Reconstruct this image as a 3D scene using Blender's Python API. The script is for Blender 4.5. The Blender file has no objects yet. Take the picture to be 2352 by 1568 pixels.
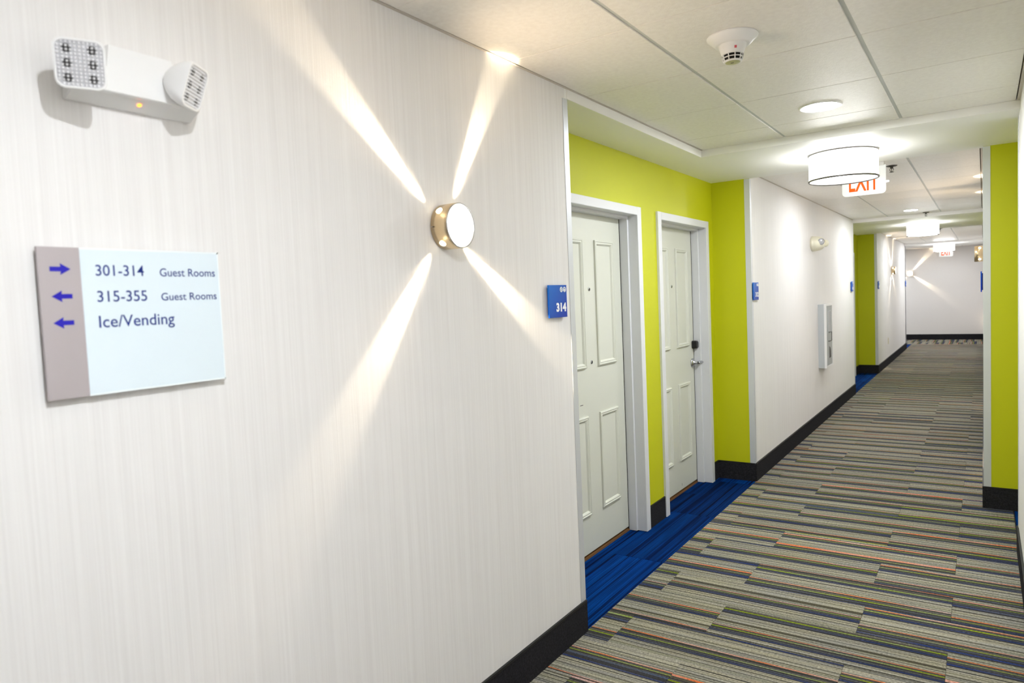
import bpy, bmesh, math, random
from mathutils import Vector, Matrix

random.seed(7)
scene = bpy.context.scene
PI = math.pi

# ------------------------------------------------------------------ camera
CAM_POS = Vector((1.5142, -2.7307, 1.5243))
YAW, PITCH, ROLL, F_PX = 0.5977, -0.0585, -0.0431, 1596.97
cam_data = bpy.data.cameras.new('camera')
cam_data.sensor_width = 36.0
cam_data.lens = 36.0 * F_PX / 2352.0
cam_data.clip_start = 0.02
cam_data.clip_end = 100
cam = bpy.data.objects.new('camera', cam_data)
scene.collection.objects.link(cam)
_f = Vector((-math.sin(YAW) * math.cos(PITCH), math.cos(YAW) * math.cos(PITCH), math.sin(PITCH)))
_r = Vector((math.cos(YAW), math.sin(YAW), 0))
_u = _r.cross(_f)
_r2 = math.cos(ROLL) * _r + math.sin(ROLL) * _u
_u2 = -math.sin(ROLL) * _r + math.cos(ROLL) * _u
_m = Matrix((( _r2.x, _u2.x, -_f.x), (_r2.y, _u2.y, -_f.y), (_r2.z, _u2.z, -_f.z)))
cam.matrix_world = Matrix.Translation(CAM_POS) @ _m.to_4x4()
cam_data.dof.use_dof = True
cam_data.dof.focus_distance = 3.9
cam_data.dof.aperture_fstop = 3.5
scene.camera = cam

# ------------------------------------------------------------------ world, exposure, lamp strengths
world = bpy.data.worlds.new('world')
scene.world = world
world.use_nodes = True
world.node_tree.nodes['Background'].inputs['Color'].default_value = (0.9, 0.92, 1.0, 1)
world.node_tree.nodes['Background'].inputs['Strength'].default_value = 0.0
scene.view_settings.view_transform = 'Standard'
scene.view_settings.look = 'None'
scene.view_settings.gamma = 1.0
scene.view_settings.exposure = 0.97
scene.view_settings.use_curve_mapping = False
scene.cycles.max_bounces = 14
scene.cycles.diffuse_bounces = 9
scene.cycles.glossy_bounces = 4
scene.cycles.transparent_max_bounces = 12

DOWNLIGHT = 235.0        # radiance of a recessed LED lens
DRUM_SIDE = 7.0          # radiance of a drum shade
DRUM_BOTTOM = 9.0
SCONCE_SPOT = 90.0       # watts of each beam of a wall sconce
SCONCE_FACE = 2.6
EXIT_GLOW = 0.6

# ------------------------------------------------------------------ helpers
COL = scene.collection


def S(r, g, b):
    def c(v):
        v /= 255.0
        return v / 12.92 if v <= 0.04045 else ((v + 0.055) / 1.055) ** 2.4
    return (c(r), c(g), c(b), 1.0)


class MB:
    """collects shapes and links them as one mesh object"""

    def __init__(self):
        self.v, self.f, self.sm = [], [], []

    def add(self, verts, faces, smooth=False):
        n = len(self.v)
        self.v += [tuple(v) for v in verts]
        self.f += [tuple(i + n for i in f) for f in faces]
        self.sm += [smooth] * len(faces)
        return self

    def box(self, x0, x1, y0, y1, z0, z1):
        v = [(x0, y0, z0), (x1, y0, z0), (x1, y1, z0), (x0, y1, z0), (x0, y0, z1), (x1, y0, z1), (x1, y1, z1), (x0, y1, z1)]
        f = [(0, 3, 2, 1), (4, 5, 6, 7), (0, 1, 5, 4), (1, 2, 6, 5), (2, 3, 7, 6), (3, 0, 4, 7)]
        return self.add(v, f)

    def loft(self, rings, cap0=True, cap1=True, smooth=False, closed=True):
        n = len(rings[0])
        v = [p for r in rings for p in r]
        f = []
        for k in range(len(rings) - 1):
            for i in range(n if closed else n - 1):
                j = (i + 1) % n
                f.append((k * n + i, k * n + j, (k + 1) * n + j, (k + 1) * n + i))
        self.add(v, f, smooth)
        if cap0:
            self.add(rings[0][::-1], [tuple(range(n))])
        if cap1:
            self.add(rings[-1], [tuple(range(n))])
        return self

    def lathe(self, prof, seg=32, axis='Z', c=(0, 0, 0), smooth=True, cap0=True, cap1=True, a0=0.0):
        """prof: (radius, height along axis)"""
        rings = []
        for r, h in prof:
            ring = []
            for i in range(seg):
                a = a0 + 2 * PI * i / seg
                p, q = r * math.cos(a), r * math.sin(a)
                if axis == 'Z':
                    ring.append((c[0] + p, c[1] + q, c[2] + h))
                elif axis == 'X':
                    ring.append((c[0] + h, c[1] + p, c[2] + q))
                else:
                    ring.append((c[0] + q, c[1] + h, c[2] + p))
            rings.append(ring)
        return self.loft(rings, cap0, cap1, smooth)

    def torus(self, R, r, axis='Z', c=(0, 0, 0), seg=48, ms=10):
        v, f = [], []
        for i in range(seg):
            a = 2 * PI * i / seg
            for j in range(ms):
                b = 2 * PI * j / ms
                rr, h = R + r * math.cos(b), r * math.sin(b)
                p, q = rr * math.cos(a), rr * math.sin(a)
                v.append((c[0] + p, c[1] + q, c[2] + h) if axis == 'Z' else (c[0] + h, c[1] + p, c[2] + q))
        for i in range(seg):
            for j in range(ms):
                i2, j2 = (i + 1) % seg, (j + 1) % ms
                f.append((i * ms + j, i2 * ms + j, i2 * ms + j2, i * ms + j2))
        return self.add(v, f, True)

    def tube(self, pts, r, seg=10, radii=None):
        pts = [Vector(p) for p in pts]
        rings = []
        for k, p in enumerate(pts):
            d = (pts[min(k + 1, len(pts) - 1)] - pts[max(k - 1, 0)]).normalized()
            a = Vector((0, 0, 1)) if abs(d.z) < 0.9 else Vector((1, 0, 0))
            s = d.cross(a).normalized()
            t = s.cross(d).normalized()
            rr = radii[k] if radii else r
            rings.append([tuple(p + s * rr * math.cos(2 * PI * i / seg) + t * rr * math.sin(2 * PI * i / seg)) for i in range(seg)])
        return self.loft(rings, True, True, True)

    def prism(self, poly, x0, x1):
        """poly of (y,z) extruded along x"""
        return self.loft([[(x0, y, z) for y, z in poly], [(x1, y, z) for y, z in poly]])

    def xform(self, m):
        self.v = [tuple(m @ Vector(p)) for p in self.v]
        return self

    def mesh(self, name, mat):
        me = bpy.data.meshes.new(name)
        me.from_pydata(self.v, [], self.f)
        bm = bmesh.new()
        bm.from_mesh(me)
        sm = self.sm
        for i, fc in enumerate(bm.faces):
            fc.smooth = sm[i] if i < len(sm) else False
        bmesh.ops.remove_doubles(bm, verts=bm.verts, dist=1e-6)
        bmesh.ops.recalc_face_normals(bm, faces=bm.faces)
        bm.to_mesh(me)
        bm.free()
        if mat:
            me.materials.append(mat)
        return me

    def build(self, name, mat, parent=None, bevel=0.0, seg=2, kind=None, loc=None):
        o = bpy.data.objects.new(name, self.mesh(name, mat))
        COL.objects.link(o)
        if parent is not None:
            o.parent = parent
        if loc is not None:
            o.location = loc
        if bevel:
            m = o.modifiers.new('bevel', 'BEVEL')
            m.width = bevel
            m.segments = seg
            m.limit_method = 'ANGLE'
            m.angle_limit = math.radians(50)
            m.harden_normals = False
        if kind:
            o['kind'] = kind
        return o


def rrect(w, h, r, n=6, e=0.0):
    """rounded rectangle outline (y,z) centred"""
    pts = []
    for cx, cy, a0 in ((w / 2 - r, h / 2 - r, 0), (-w / 2 + r, h / 2 - r, PI / 2), (-w / 2 + r, -h / 2 + r, PI), (w / 2 - r, -h / 2 + r, 3 * PI / 2)):
        for i in range(n + 1):
            a = a0 + PI / 2 * i / n
            pts.append((cx + r * math.cos(a), cy + r * math.sin(a)))
    return pts


def thing(name, label, cat, loc=(0, 0, 0), rotz=0.0, group=None):
    o = bpy.data.objects.new(name, None)
    o.empty_display_size = 0.05
    COL.objects.link(o)
    o.location = loc
    o.rotation_euler = (0, 0, rotz)
    o['label'] = label
    o['category'] = cat
    if group:
        o['group'] = group
    return o


def struct_empty(name, loc=(0, 0, 0), rotz=0.0, label=None):
    o = bpy.data.objects.new(name, None)
    o.empty_display_size = 0.05
    COL.objects.link(o)
    o.location = loc
    o.rotation_euler = (0, 0, rotz)
    o['kind'] = 'structure'
    if label:
        o['label'] = label
    return o


def struct(name, mb, mat, label=None, bevel=0.0, loc=None):
    o = mb.build(name, mat, None, bevel, kind='structure', loc=loc)
    if label:
        o['label'] = label
    return o


def copy_tree(o, parent=None):
    c = o.copy()
    COL.objects.link(c)
    if parent is not None:
        c.parent = parent
    for ch in list(o.children):
        copy_tree(ch, c)
    return c


def text_mb(body, y0, y1, z0, z1, x, depth=0.0006, bold=0.0, squeeze=None):
    """flat lettering in the y-z plane at height x, fitted to the given extents"""
    cu = bpy.data.curves.new('lettering', 'FONT')
    cu.body = body
    cu.size = 1.0
    cu.offset = bold
    cu.resolution_u = 4
    ob = bpy.data.objects.new('lettering_source', cu)
    COL.objects.link(ob)
    dg = bpy.context.evaluated_depsgraph_get()
    dg.update()
    me = bpy.data.meshes.new_from_object(ob.evaluated_get(dg))
    vs = [tuple(v.co) for v in me.vertices]
    fs = [tuple(p.vertices) for p in me.polygons]
    bpy.data.objects.remove(ob, do_unlink=True)
    bpy.data.meshes.remove(me)
    ax, bx = min(v[0] for v in vs), max(v[0] for v in vs)
    ay, by = min(v[1] for v in vs), max(v[1] for v in vs)
    mb = MB()
    k = (y1 - y0) / (bx - ax)
    q = (z1 - z0) / (by - ay)
    mb.add([(x + depth, y0 + (v[0] - ax) * k, z0 + (v[1] - ay) * q) for v in vs], fs)
    return mb


def aim(n, up=(0, 0, 1)):
    """matrix whose local X points along n, local Z close to up"""
    n = Vector(n).normalized()
    y = Vector(up).cross(n).normalized()
    z = n.cross(y)
    return Matrix(((n.x, y.x, z.x), (n.y, y.y, z.y), (n.z, y.z, z.z))).to_4x4()


# ------------------------------------------------------------------ materials
def nodes_of(name):
    m = bpy.data.materials.new(name)
    m.use_nodes = True
    nt = m.node_tree
    b = nt.nodes['Principled BSDF']
    return m, nt, b


def N(nt, t, **kw):
    n = nt.nodes.new(t)
    for k, v in kw.items():
        setattr(n, k, v)
    return n


def plain(name, col, rough=0.5, metal=0.0, emit=0.0, emit_col=None, alpha=1.0, trans=0.0, ior=1.45, noise=0.0, nscale=60.0, bump=0.0, bscale=300.0, spec=0.5):
    m, nt, b = nodes_of(name)
    b.inputs['Base Color'].default_value = col
    b.inputs['Roughness'].default_value = rough
    b.inputs['Metallic'].default_value = metal
    b.inputs['IOR'].default_value = ior
    b.inputs['Specular IOR Level'].default_value = spec
    if trans:
        b.inputs['Transmission Weight'].default_value = trans
    if alpha < 1:
        b.inputs['Alpha'].default_value = alpha
    if emit:
        b.inputs['Emission Color'].default_value = emit_col or col
        b.inputs['Emission Strength'].default_value = emit
    geo = N(nt, 'ShaderNodeTexCoord')
    if noise:
        tx = N(nt, 'ShaderNodeTexNoise')
        tx.inputs['Scale'].default_value = nscale
        tx.inputs['Detail'].default_value = 4
        nt.links.new(geo.outputs['Object'], tx.inputs['Vector'])
        mx = N(nt, 'ShaderNodeMix', data_type='RGBA')
        mx.inputs[6].default_value = tuple(max(0.0, c * (1 - noise)) for c in col[:3]) + (1,)
        mx.inputs[7].default_value = tuple(min(1, c * (1 + noise)) for c in col[:3]) + (1,)
        nt.links.new(tx.outputs['Fac'], mx.inputs[0])
        nt.links.new(mx.outputs[2], b.inputs['Base Color'])
    if bump:
        tb = N(nt, 'ShaderNodeTexNoise')
        tb.inputs['Scale'].default_value = bscale
        tb.inputs['Detail'].default_value = 3
        nt.links.new(geo.outputs['Object'], tb.inputs['Vector'])
        bp = N(nt, 'ShaderNodeBump')
        bp.inputs['Strength'].default_value = bump
        bp.inputs['Distance'].default_value = 0.002
        nt.links.new(tb.outputs['Fac'], bp.inputs['Height'])
        nt.links.new(bp.outputs['Normal'], b.inputs['Normal'])
    return m


def emitter(name, col, strength):
    m = bpy.data.materials.new(name)
    m.use_nodes = True
    nt = m.node_tree
    nt.nodes.clear()
    o = N(nt, 'ShaderNodeOutputMaterial')
    e = N(nt, 'ShaderNodeEmission')
    e.inputs['Color'].default_value = col
    e.inputs['Strength'].default_value = strength
    nt.links.new(e.outputs[0], o.inputs['Surface'])
    return m


def wallpaper():
    """off-white vinyl with fine vertical fibres"""
    m, nt, b = nodes_of('wallpaper_fibre')
    g = N(nt, 'ShaderNodeNewGeometry')
    mp = N(nt, 'ShaderNodeMapping')
    mp.inputs['Scale'].default_value = (210, 210, 2.2)
    nt.links.new(g.outputs['Position'], mp.inputs['Vector'])
    a = N(nt, 'ShaderNodeTexNoise')
    a.inputs['Scale'].default_value = 1.0
    a.inputs['Detail'].default_value = 3
    a.inputs['Roughness'].default_value = 0.6
    nt.links.new(mp.outputs[0], a.inputs['Vector'])
    mp2 = N(nt, 'ShaderNodeMapping')
    mp2.inputs['Scale'].default_value = (60, 60, 0.8)
    nt.links.new(g.outputs['Position'], mp2.inputs['Vector'])
    c = N(nt, 'ShaderNodeTexNoise')
    c.inputs['Scale'].default_value = 1.0
    c.inputs['Detail'].default_value = 2
    nt.links.new(mp2.outputs[0], c.inputs['Vector'])
    ad = N(nt, 'ShaderNodeMath', operation='MULTIPLY_ADD')
    ad.inputs[1].default_value = 0.45
    nt.links.new(c.outputs['Fac'], ad.inputs[0])
    mu = N(nt, 'ShaderNodeMath', operation='MULTIPLY')
    mu.inputs[1].default_value = 0.55
    nt.links.new(a.outputs['Fac'], mu.inputs[0])
    nt.links.new(mu.outputs[0], ad.inputs[2])
    cr = N(nt, 'ShaderNodeValToRGB')
    cr.color_ramp.elements[0].position = 0.34
    cr.color_ramp.elements[0].color = (0.77, 0.753, 0.745, 1)
    cr.color_ramp.elements[1].position = 0.66
    cr.color_ramp.elements[1].color = (0.845, 0.834, 0.826, 1)
    nt.links.new(ad.outputs[0], cr.inputs[0])
    nt.links.new(cr.outputs[0], b.inputs['Base Color'])
    b.inputs['Roughness'].default_value = 0.62
    b.inputs['Specular IOR Level'].default_value = 0.3
    bp = N(nt, 'ShaderNodeBump')
    bp.inputs['Strength'].default_value = 0.18
    bp.inputs['Distance'].default_value = 0.0015
    nt.links.new(a.outputs['Fac'], bp.inputs['Height'])
    nt.links.new(bp.outputs[0], b.inputs['Normal'])
    return m


def ceiling_tile_mat():
    m, nt, b = nodes_of('mineral_ceiling_tile')
    g = N(nt, 'ShaderNodeNewGeometry')
    a = N(nt, 'ShaderNodeTexNoise')
    a.inputs['Scale'].default_value = 55
    a.inputs['Detail'].default_value = 5
    nt.links.new(g.outputs['Position'], a.inputs['Vector'])
    cr = N(nt, 'ShaderNodeValToRGB')
    cr.color_ramp.elements[0].position = 0.3
    cr.color_ramp.elements[0].color = (0.82, 0.795, 0.755, 1)
    cr.color_ramp.elements[1].position = 0.7
    cr.color_ramp.elements[1].color = (0.88, 0.86, 0.82, 1)
    nt.links.new(a.outputs['Fac'], cr.inputs[0])
    nt.links.new(cr.outputs[0], b.inputs['Base Color'])
    b.inputs['Roughness'].default_value = 0.42
    t = N(nt, 'ShaderNodeTexNoise')
    t.inputs['Scale'].default_value = 190
    t.inputs['Detail'].default_value = 3
    nt.links.new(g.outputs['Position'], t.inputs['Vector'])
    bp = N(nt, 'ShaderNodeBump')
    bp.inputs['Strength'].default_value = 0.5
    bp.inputs['Distance'].default_value = 0.002
    nt.links.new(t.outputs['Fac'], bp.inputs['Height'])
    nt.links.new(bp.outputs[0], b.inputs['Normal'])
    return m


PLANK_L, PLANK_W = 0.914, 0.305


def carpet(name, stops, axis, grain, light_var, accents=True):
    """striped loop pile: a repeat of yarn rows across the plank, shifted plank by plank (object colour)"""
    m, nt, b = nodes_of(name)
    tc = N(nt, 'ShaderNodeTexCoord')
    oi = N(nt, 'ShaderNodeObjectInfo')
    sc = N(nt, 'ShaderNodeSeparateColor')
    nt.links.new(oi.outputs['Color'], sc.inputs[0])
    sx = N(nt, 'ShaderNodeSeparateXYZ')
    nt.links.new(tc.outputs['Object'], sx.inputs[0])
    along, across = ('X', 'Y') if axis == 'X' else ('Y', 'X')
    # plank phase
    t = N(nt, 'ShaderNodeMath', operation='MULTIPLY_ADD')
    t.inputs[1].default_value = (1.5 if accents else 1.0) / PLANK_W
    nt.links.new(sx.outputs[across], t.inputs[0])
    nt.links.new(sc.outputs['Red'], t.inputs[2])
    # the spacing of the rows drifts across each plank, differently on every plank
    wv = N(nt, 'ShaderNodeCombineXYZ')
    wa = N(nt, 'ShaderNodeMath', operation='MULTIPLY')
    wa.inputs[1].default_value = 13.0
    nt.links.new(sx.outputs[across], wa.inputs[0])
    nt.links.new(wa.outputs[0], wv.inputs[0])
    wb = N(nt, 'ShaderNodeMath', operation='MULTIPLY')
    wb.inputs[1].default_value = 53.0
    nt.links.new(sc.outputs['Blue'], wb.inputs[0])
    nt.links.new(wb.outputs[0], wv.inputs[1])
    wn = N(nt, 'ShaderNodeTexNoise')
    wn.inputs['Scale'].default_value = 1.0
    wn.inputs['Detail'].default_value = 1.0
    nt.links.new(wv.outputs[0], wn.inputs['Vector'])
    wm = N(nt, 'ShaderNodeMath', operation='MULTIPLY_ADD')
    wm.inputs[1].default_value = 0.42 if accents else 0.5
    nt.links.new(wn.outputs['Fac'], wm.inputs[0])
    nt.links.new(t.outputs[0], wm.inputs[2])
    fr = N(nt, 'ShaderNodeMath', operation='FRACT')
    nt.links.new(wm.outputs[0], fr.inputs[0])
    cr = N(nt, 'ShaderNodeValToRGB')
    cr.color_ramp.interpolation = 'CONSTANT'
    els = cr.color_ramp.elements
    while len(els) < len(stops):
        els.new(0.5)
    for e, (p, c) in zip(els, stops):
        e.position = p
        e.color = c
    nt.links.new(fr.outputs[0], cr.inputs[0])
    # yarn rows: a random tone per 4 mm row and 12 cm run, seeded by the plank
    cx = N(nt, 'ShaderNodeCombineXYZ')
    r1 = N(nt, 'ShaderNodeMath', operation='MULTIPLY')
    r1.inputs[1].default_value = 1 / 0.0042
    nt.links.new(sx.outputs[across], r1.inputs[0])
    r2 = N(nt, 'ShaderNodeMath', operation='FLOOR')
    nt.links.new(r1.outputs[0], r2.inputs[0])
    seed = N(nt, 'ShaderNodeMath', operation='MULTIPLY_ADD')
    seed.inputs[1].default_value = 137.0
    nt.links.new(sc.outputs['Green'], seed.inputs[0])
    nt.links.new(r2.outputs[0], seed.inputs[2])
    nt.links.new(seed.outputs[0], cx.inputs[1])
    l1 = N(nt, 'ShaderNodeMath', operation='MULTIPLY')
    l1.inputs[1].default_value = 2.2
    nt.links.new(sx.outputs[along], l1.inputs[0])
    nt.links.new(l1.outputs[0], cx.inputs[0])
    row = N(nt, 'ShaderNodeTexNoise')
    row.inputs['Scale'].default_value = 1.0
    row.inputs['Detail'].default_value = 1
    nt.links.new(cx.outputs[0], row.inputs['Vector'])
    # colour runs fade along their length into the ground tone
    grey = N(nt, 'ShaderNodeMix', data_type='RGBA')
    fade = N(nt, 'ShaderNodeMapRange')
    fade.inputs['From Min'].default_value = 0.40
    fade.inputs['From Max'].default_value = 0.66
    fade.inputs['To Min'].default_value = 0.0
    fade.inputs['To Max'].default_value = 0.75 if accents else 0.5
    cx2 = N(nt, 'ShaderNodeCombineXYZ')
    l2 = N(nt, 'ShaderNodeMath', operation='MULTIPLY')
    l2.inputs[1].default_value = 3.0
    nt.links.new(sx.outputs[along], l2.inputs[0])
    nt.links.new(l2.outputs[0], cx2.inputs[0])
    sd2 = N(nt, 'ShaderNodeMath', operation='MULTIPLY_ADD')
    sd2.inputs[1].default_value = 71.0
    nt.links.new(sc.outputs['Green'], sd2.inputs[0])
    rq = N(nt, 'ShaderNodeMath', operation='MULTIPLY')
    rq.inputs[1].default_value = 30.0
    nt.links.new(sx.outputs[across], rq.inputs[0])
    nt.links.new(rq.outputs[0], sd2.inputs[2])
    nt.links.new(sd2.outputs[0], cx2.inputs[1])
    fn = N(nt, 'ShaderNodeTexNoise')
    fn.inputs['Scale'].default_value = 1.0
    nt.links.new(cx2.outputs[0], fn.inputs['Vector'])
    nt.links.new(fn.outputs['Fac'], fade.inputs['Value'])
    nt.links.new(fade.outputs[0], grey.inputs[0])
    nt.links.new(cr.outputs[0], grey.inputs[6])
    hs = N(nt, 'ShaderNodeHueSaturation')
    hs.inputs['Saturation'].default_value = 0.22 if accents else 1.0
    hs.inputs['Value'].default_value = 0.85 if accents else 0.6
    nt.links.new(cr.outputs[0], hs.inputs['Color'])
    nt.links.new(hs.outputs[0], grey.inputs[7])
    # tone
    tone = N(nt, 'ShaderNodeMapRange')
    tone.inputs['From Min'].default_value = 0.3
    tone.inputs['From Max'].default_value = 0.7
    tone.inputs['To Min'].default_value = 1 - light_var
    tone.inputs['To Max'].default_value = 1 + light_var
    nt.links.new(row.outputs['Fac'], tone.inputs['Value'])
    gn = N(nt, 'ShaderNodeTexNoise')
    gmap = N(nt, 'ShaderNodeMapping')
    gmap.inputs['Scale'].default_value = (110, 240, 100) if axis == 'X' else (240, 110, 100)
    nt.links.new(tc.outputs['Object'], gmap.inputs['Vector'])
    gn.inputs['Scale'].default_value = 1.0
    gn.inputs['Detail'].default_value = 3
    gn.inputs['Roughness'].default_value = 0.65
    nt.links.new(gmap.outputs[0], gn.inputs['Vector'])
    gt = N(nt, 'ShaderNodeMapRange')
    gt.inputs['From Min'].default_value = 0.3
    gt.inputs['From Max'].default_value = 0.7
    gt.inputs['To Min'].default_value = 1 - grain
    gt.inputs['To Max'].default_value = 1 + grain
    nt.links.new(gn.outputs['Fac'], gt.inputs['Value'])
    mm = N(nt, 'ShaderNodeMath', operation='MULTIPLY')
    nt.links.new(tone.outputs[0], mm.inputs[0])
    nt.links.new(gt.outputs[0], mm.inputs[1])
    pb = N(nt, 'ShaderNodeMapRange')      # plank to plank tone
    pb.inputs['To Min'].default_value = 0.73 if accents else 0.14
    pb.inputs['To Max'].default_value = 0.85 if accents else 0.44
    nt.links.new(sc.outputs['Blue'], pb.inputs['Value'])
    m3 = N(nt, 'ShaderNodeMath', operation='MULTIPLY')
    nt.links.new(mm.outputs[0], m3.inputs[0])
    nt.links.new(pb.outputs[0], m3.inputs[1])
    vm = N(nt, 'ShaderNodeVectorMath', operation='SCALE')
    nt.links.new(grey.outputs[2], vm.inputs[0])
    nt.links.new(m3.outputs[0], vm.inputs['Scale'])
    nt.links.new(vm.outputs[0], b.inputs['Base Color'])
    b.inputs['Roughness'].default_value = 0.95
    b.inputs['Specular IOR Level'].default_value = 0.05
    bp = N(nt, 'ShaderNodeBump')
    bp.inputs['Strength'].default_value = 0.6
    bp.inputs['Distance'].default_value = 0.003
    nt.links.new(gn.outputs['Fac'], bp.inputs['Height'])
    nt.links.new(bp.outputs[0], b.inputs['Normal'])
    return m


BEIGE, BEIGE2 = S(168, 163, 143), S(150, 149, 128)
OLIVE, LIME, ORANGE = S(86, 82, 68), S(150, 176, 8), S(228, 118, 66)
NAVY2 = S(76, 86, 110)
NAVY, CHAR, BLACK, GREYB = S(40, 58, 118), S(64, 64, 66), S(30, 29, 32), S(120, 116, 104)
# across the plank, away from the viewer
grey_stops = [(0.0, BEIGE2), (0.03, OLIVE), (0.05, BEIGE), (0.12, GREYB), (0.135, BEIGE), (0.17, BLACK), (0.198, BEIGE), (0.25, OLIVE), (0.265, BEIGE), (0.30, CHAR),
              (0.35, NAVY), (0.395, CHAR), (0.45, NAVY2), (0.48, OLIVE), (0.50, CHAR), (0.545, OLIVE), (0.565, LIME), (0.595, OLIVE), (0.63, GREYB), (0.645, CHAR),
              (0.685, OLIVE), (0.71, ORANGE), (0.745, BEIGE2), (0.77, BLACK), (0.785, BEIGE), (0.84, CHAR), (0.86, BEIGE2), (0.905, OLIVE), (0.93, BEIGE)]
B1, B2, B3, B4 = S(0, 80, 178), S(0, 54, 130), S(0, 90, 192), S(0, 34, 90)
blue_stops = [(0.0, B1), (0.13, B2), (0.18, B1), (0.27, B4), (0.30, B1), (0.42, B3), (0.60, B2), (0.66, B1), (0.72, B4), (0.745, B3), (0.86, B1), (0.93, B2)]

M_wall = wallpaper()
M_tile = ceiling_tile_mat()
M_carpet = carpet('striped_carpet', grey_stops, 'X', 0.58, 0.17)
M_blue = carpet('blue_carpet', blue_stops, 'Y', 0.14, 0.42, accents=False)
M_green = plain('green_paint', (0.50, 0.52, 0.001, 1), 0.5, bump=0.12, bscale=420, spec=0.5)
M_soffit = plain('soffit_paint', (0.89, 0.89, 0.87, 1), 0.55, bump=0.08, bscale=260)
M_fascia = plain('fascia_paint', (0.90, 0.89, 0.87, 1), 0.55)
M_plenum = plain('plenum_brown', (0.16, 0.11, 0.07, 1), 0.9)
M_tee = plain('grid_tee', (0.52, 0.54, 0.52, 1), 0.4)
M_angle = plain('wall_angle_paint', (0.58, 0.54, 0.48, 1), 0.5)
M_door = plain('door_paint', S(207, 208, 198), 0.42, noise=0.015, nscale=8)
M_frame = plain('door_frame_paint', S(212, 213, 217), 0.4)
M_alu = plain('brushed_aluminium', (0.66, 0.68, 0.72, 1), 0.42, metal=0.35)
M_base = plain('charcoal_base_carpet', (0.0125, 0.0122, 0.014, 1), 0.95, spec=0.08, noise=2.4, nscale=120, bump=0.5, bscale=220)
M_baseedge = plain('black_base_edging', (0.006, 0.006, 0.007, 1), 0.5)
M_black = plain('black_plastic', (0.008, 0.008, 0.009, 1), 0.35)
M_gap = plain('dark_gap', (0.01, 0.009, 0.008, 1), 0.9)
M_chrome = plain('satin_chrome', (0.50, 0.51, 0.54, 1), 0.2, metal=1.0)
M_white = plain('white_plastic', (0.86, 0.86, 0.86, 1), 0.35)
M_cream = plain('cream_plastic', S(240, 236, 214), 0.38)
M_bush = plain('oak_threshold', S(120, 84, 45), 0.5)
M_brass = plain('champagne_brass', (0.83, 0.66, 0.42, 1), 0.26, metal=1.0)
M_mauve = plain('brushed_mauve_metal', S(180, 172, 174), 0.42, metal=0.25, noise=0.06, nscale=5)
M_glasswhite = plain('white_backed_glass', S(224, 237, 245), 0.12)
M_glassedge = plain('glass_edge', S(240, 248, 252), 0.2)
M_signdark = plain('sign_side', S(70, 60, 62), 0.5)
M_ink = plain('blue_ink', S(14, 44, 128), 0.4)
M_arrow = plain('arrow_blue', S(24, 14, 170), 0.4)
M_whiteink = plain('white_ink', S(245, 246, 250), 0.4)
M_greyink = plain('grey_ink', S(150, 165, 190), 0.4)
M_lens = plain('clear_lens', (1, 1, 1, 1), 0.03, trans=1.0, ior=1.46)
M_reflect = plain('lamp_reflector', (0.55, 0.55, 0.58, 1), 0.2, metal=0.3)
M_led = plain('dark_led', (0.03, 0.028, 0.03, 1), 0.2)
M_dot = plain('lens_bead', (0.88, 0.88, 0.90, 1), 0.05, spec=1.0)
M_tealine = plain('cabinet_steel', S(196, 201, 204), 0.38, metal=0.15)
M_cabdoor = plain('cabinet_steel_shaded', S(176, 180, 183), 0.4, metal=0.1)  # darker copy of the cabinet steel; the front's shade is in the colour
M_window = plain('cabinet_acrylic', (0.75, 0.78, 0.78, 1), 0.08, trans=0.7)
M_outlet = plain('ivory_plate', S(216, 208, 178), 0.4)
M_darkmetal = plain('dark_bronze', (0.10, 0.095, 0.085, 1), 0.35, metal=0.8)
M_steelrim = plain('shade_rim', (0.16, 0.15, 0.14, 1), 0.3, metal=0.8)
M_orange_led = emitter('orange_led', (1.0, 0.22, 0.03, 1), 3.0)
M_exitred = plain('exit_letters', S(240, 88, 4), 0.5, emit=0.3, emit_col=S(250, 92, 5), spec=0.2)
M_exitpanel = plain('exit_acrylic', (0.82, 0.85, 0.84, 1), 0.15, emit=0.12, emit_col=(1, 1, 1, 1))
M_greencap = plain('detector_cap', S(176, 178, 130), 0.5)
M_redmark = plain('red_mark', S(214, 90, 104), 0.5)
M_down = emitter('downlight_lens', (0.93, 0.97, 1.0, 1), DOWNLIGHT)
M_puck = emitter('puck_lens', (0.93, 0.97, 1.0, 1), DOWNLIGHT * 6.0)
M_drum = emitter('drum_glow', (0.975, 0.985, 1.0, 1), DRUM_SIDE)
M_drumb = emitter('drum_diffuser_glow', (0.975, 0.985, 1.0, 1), DRUM_BOTTOM)
M_sface = emitter('sconce_diffuser_glow', (1.0, 0.90, 0.70, 1), SCONCE_FACE)
M_shole = emitter('sconce_port_glow', (1.0, 0.88, 0.62, 1), SCONCE_FACE * 1.3)


def sheer():
    m = bpy.data.materials.new('sheer_shade')
    m.use_nodes = True
    nt = m.node_tree
    nt.nodes.clear()
    o = N(nt, 'ShaderNodeOutputMaterial')
    mx = N(nt, 'ShaderNodeMixShader')
    mx.inputs[0].default_value = 0.38
    t = N(nt, 'ShaderNodeBsdfTransparent')
    d = N(nt, 'ShaderNodeBsdfTranslucent')
    d.inputs['Color'].default_value = (0.95, 0.91, 0.85, 1)
    nt.links.new(t.outputs[0], mx.inputs[1])
    nt.links.new(d.outputs[0], mx.inputs[2])
    nt.links.new(mx.outputs[0], o.inputs['Surface'])
    return m


M_sheer = sheer()


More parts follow.
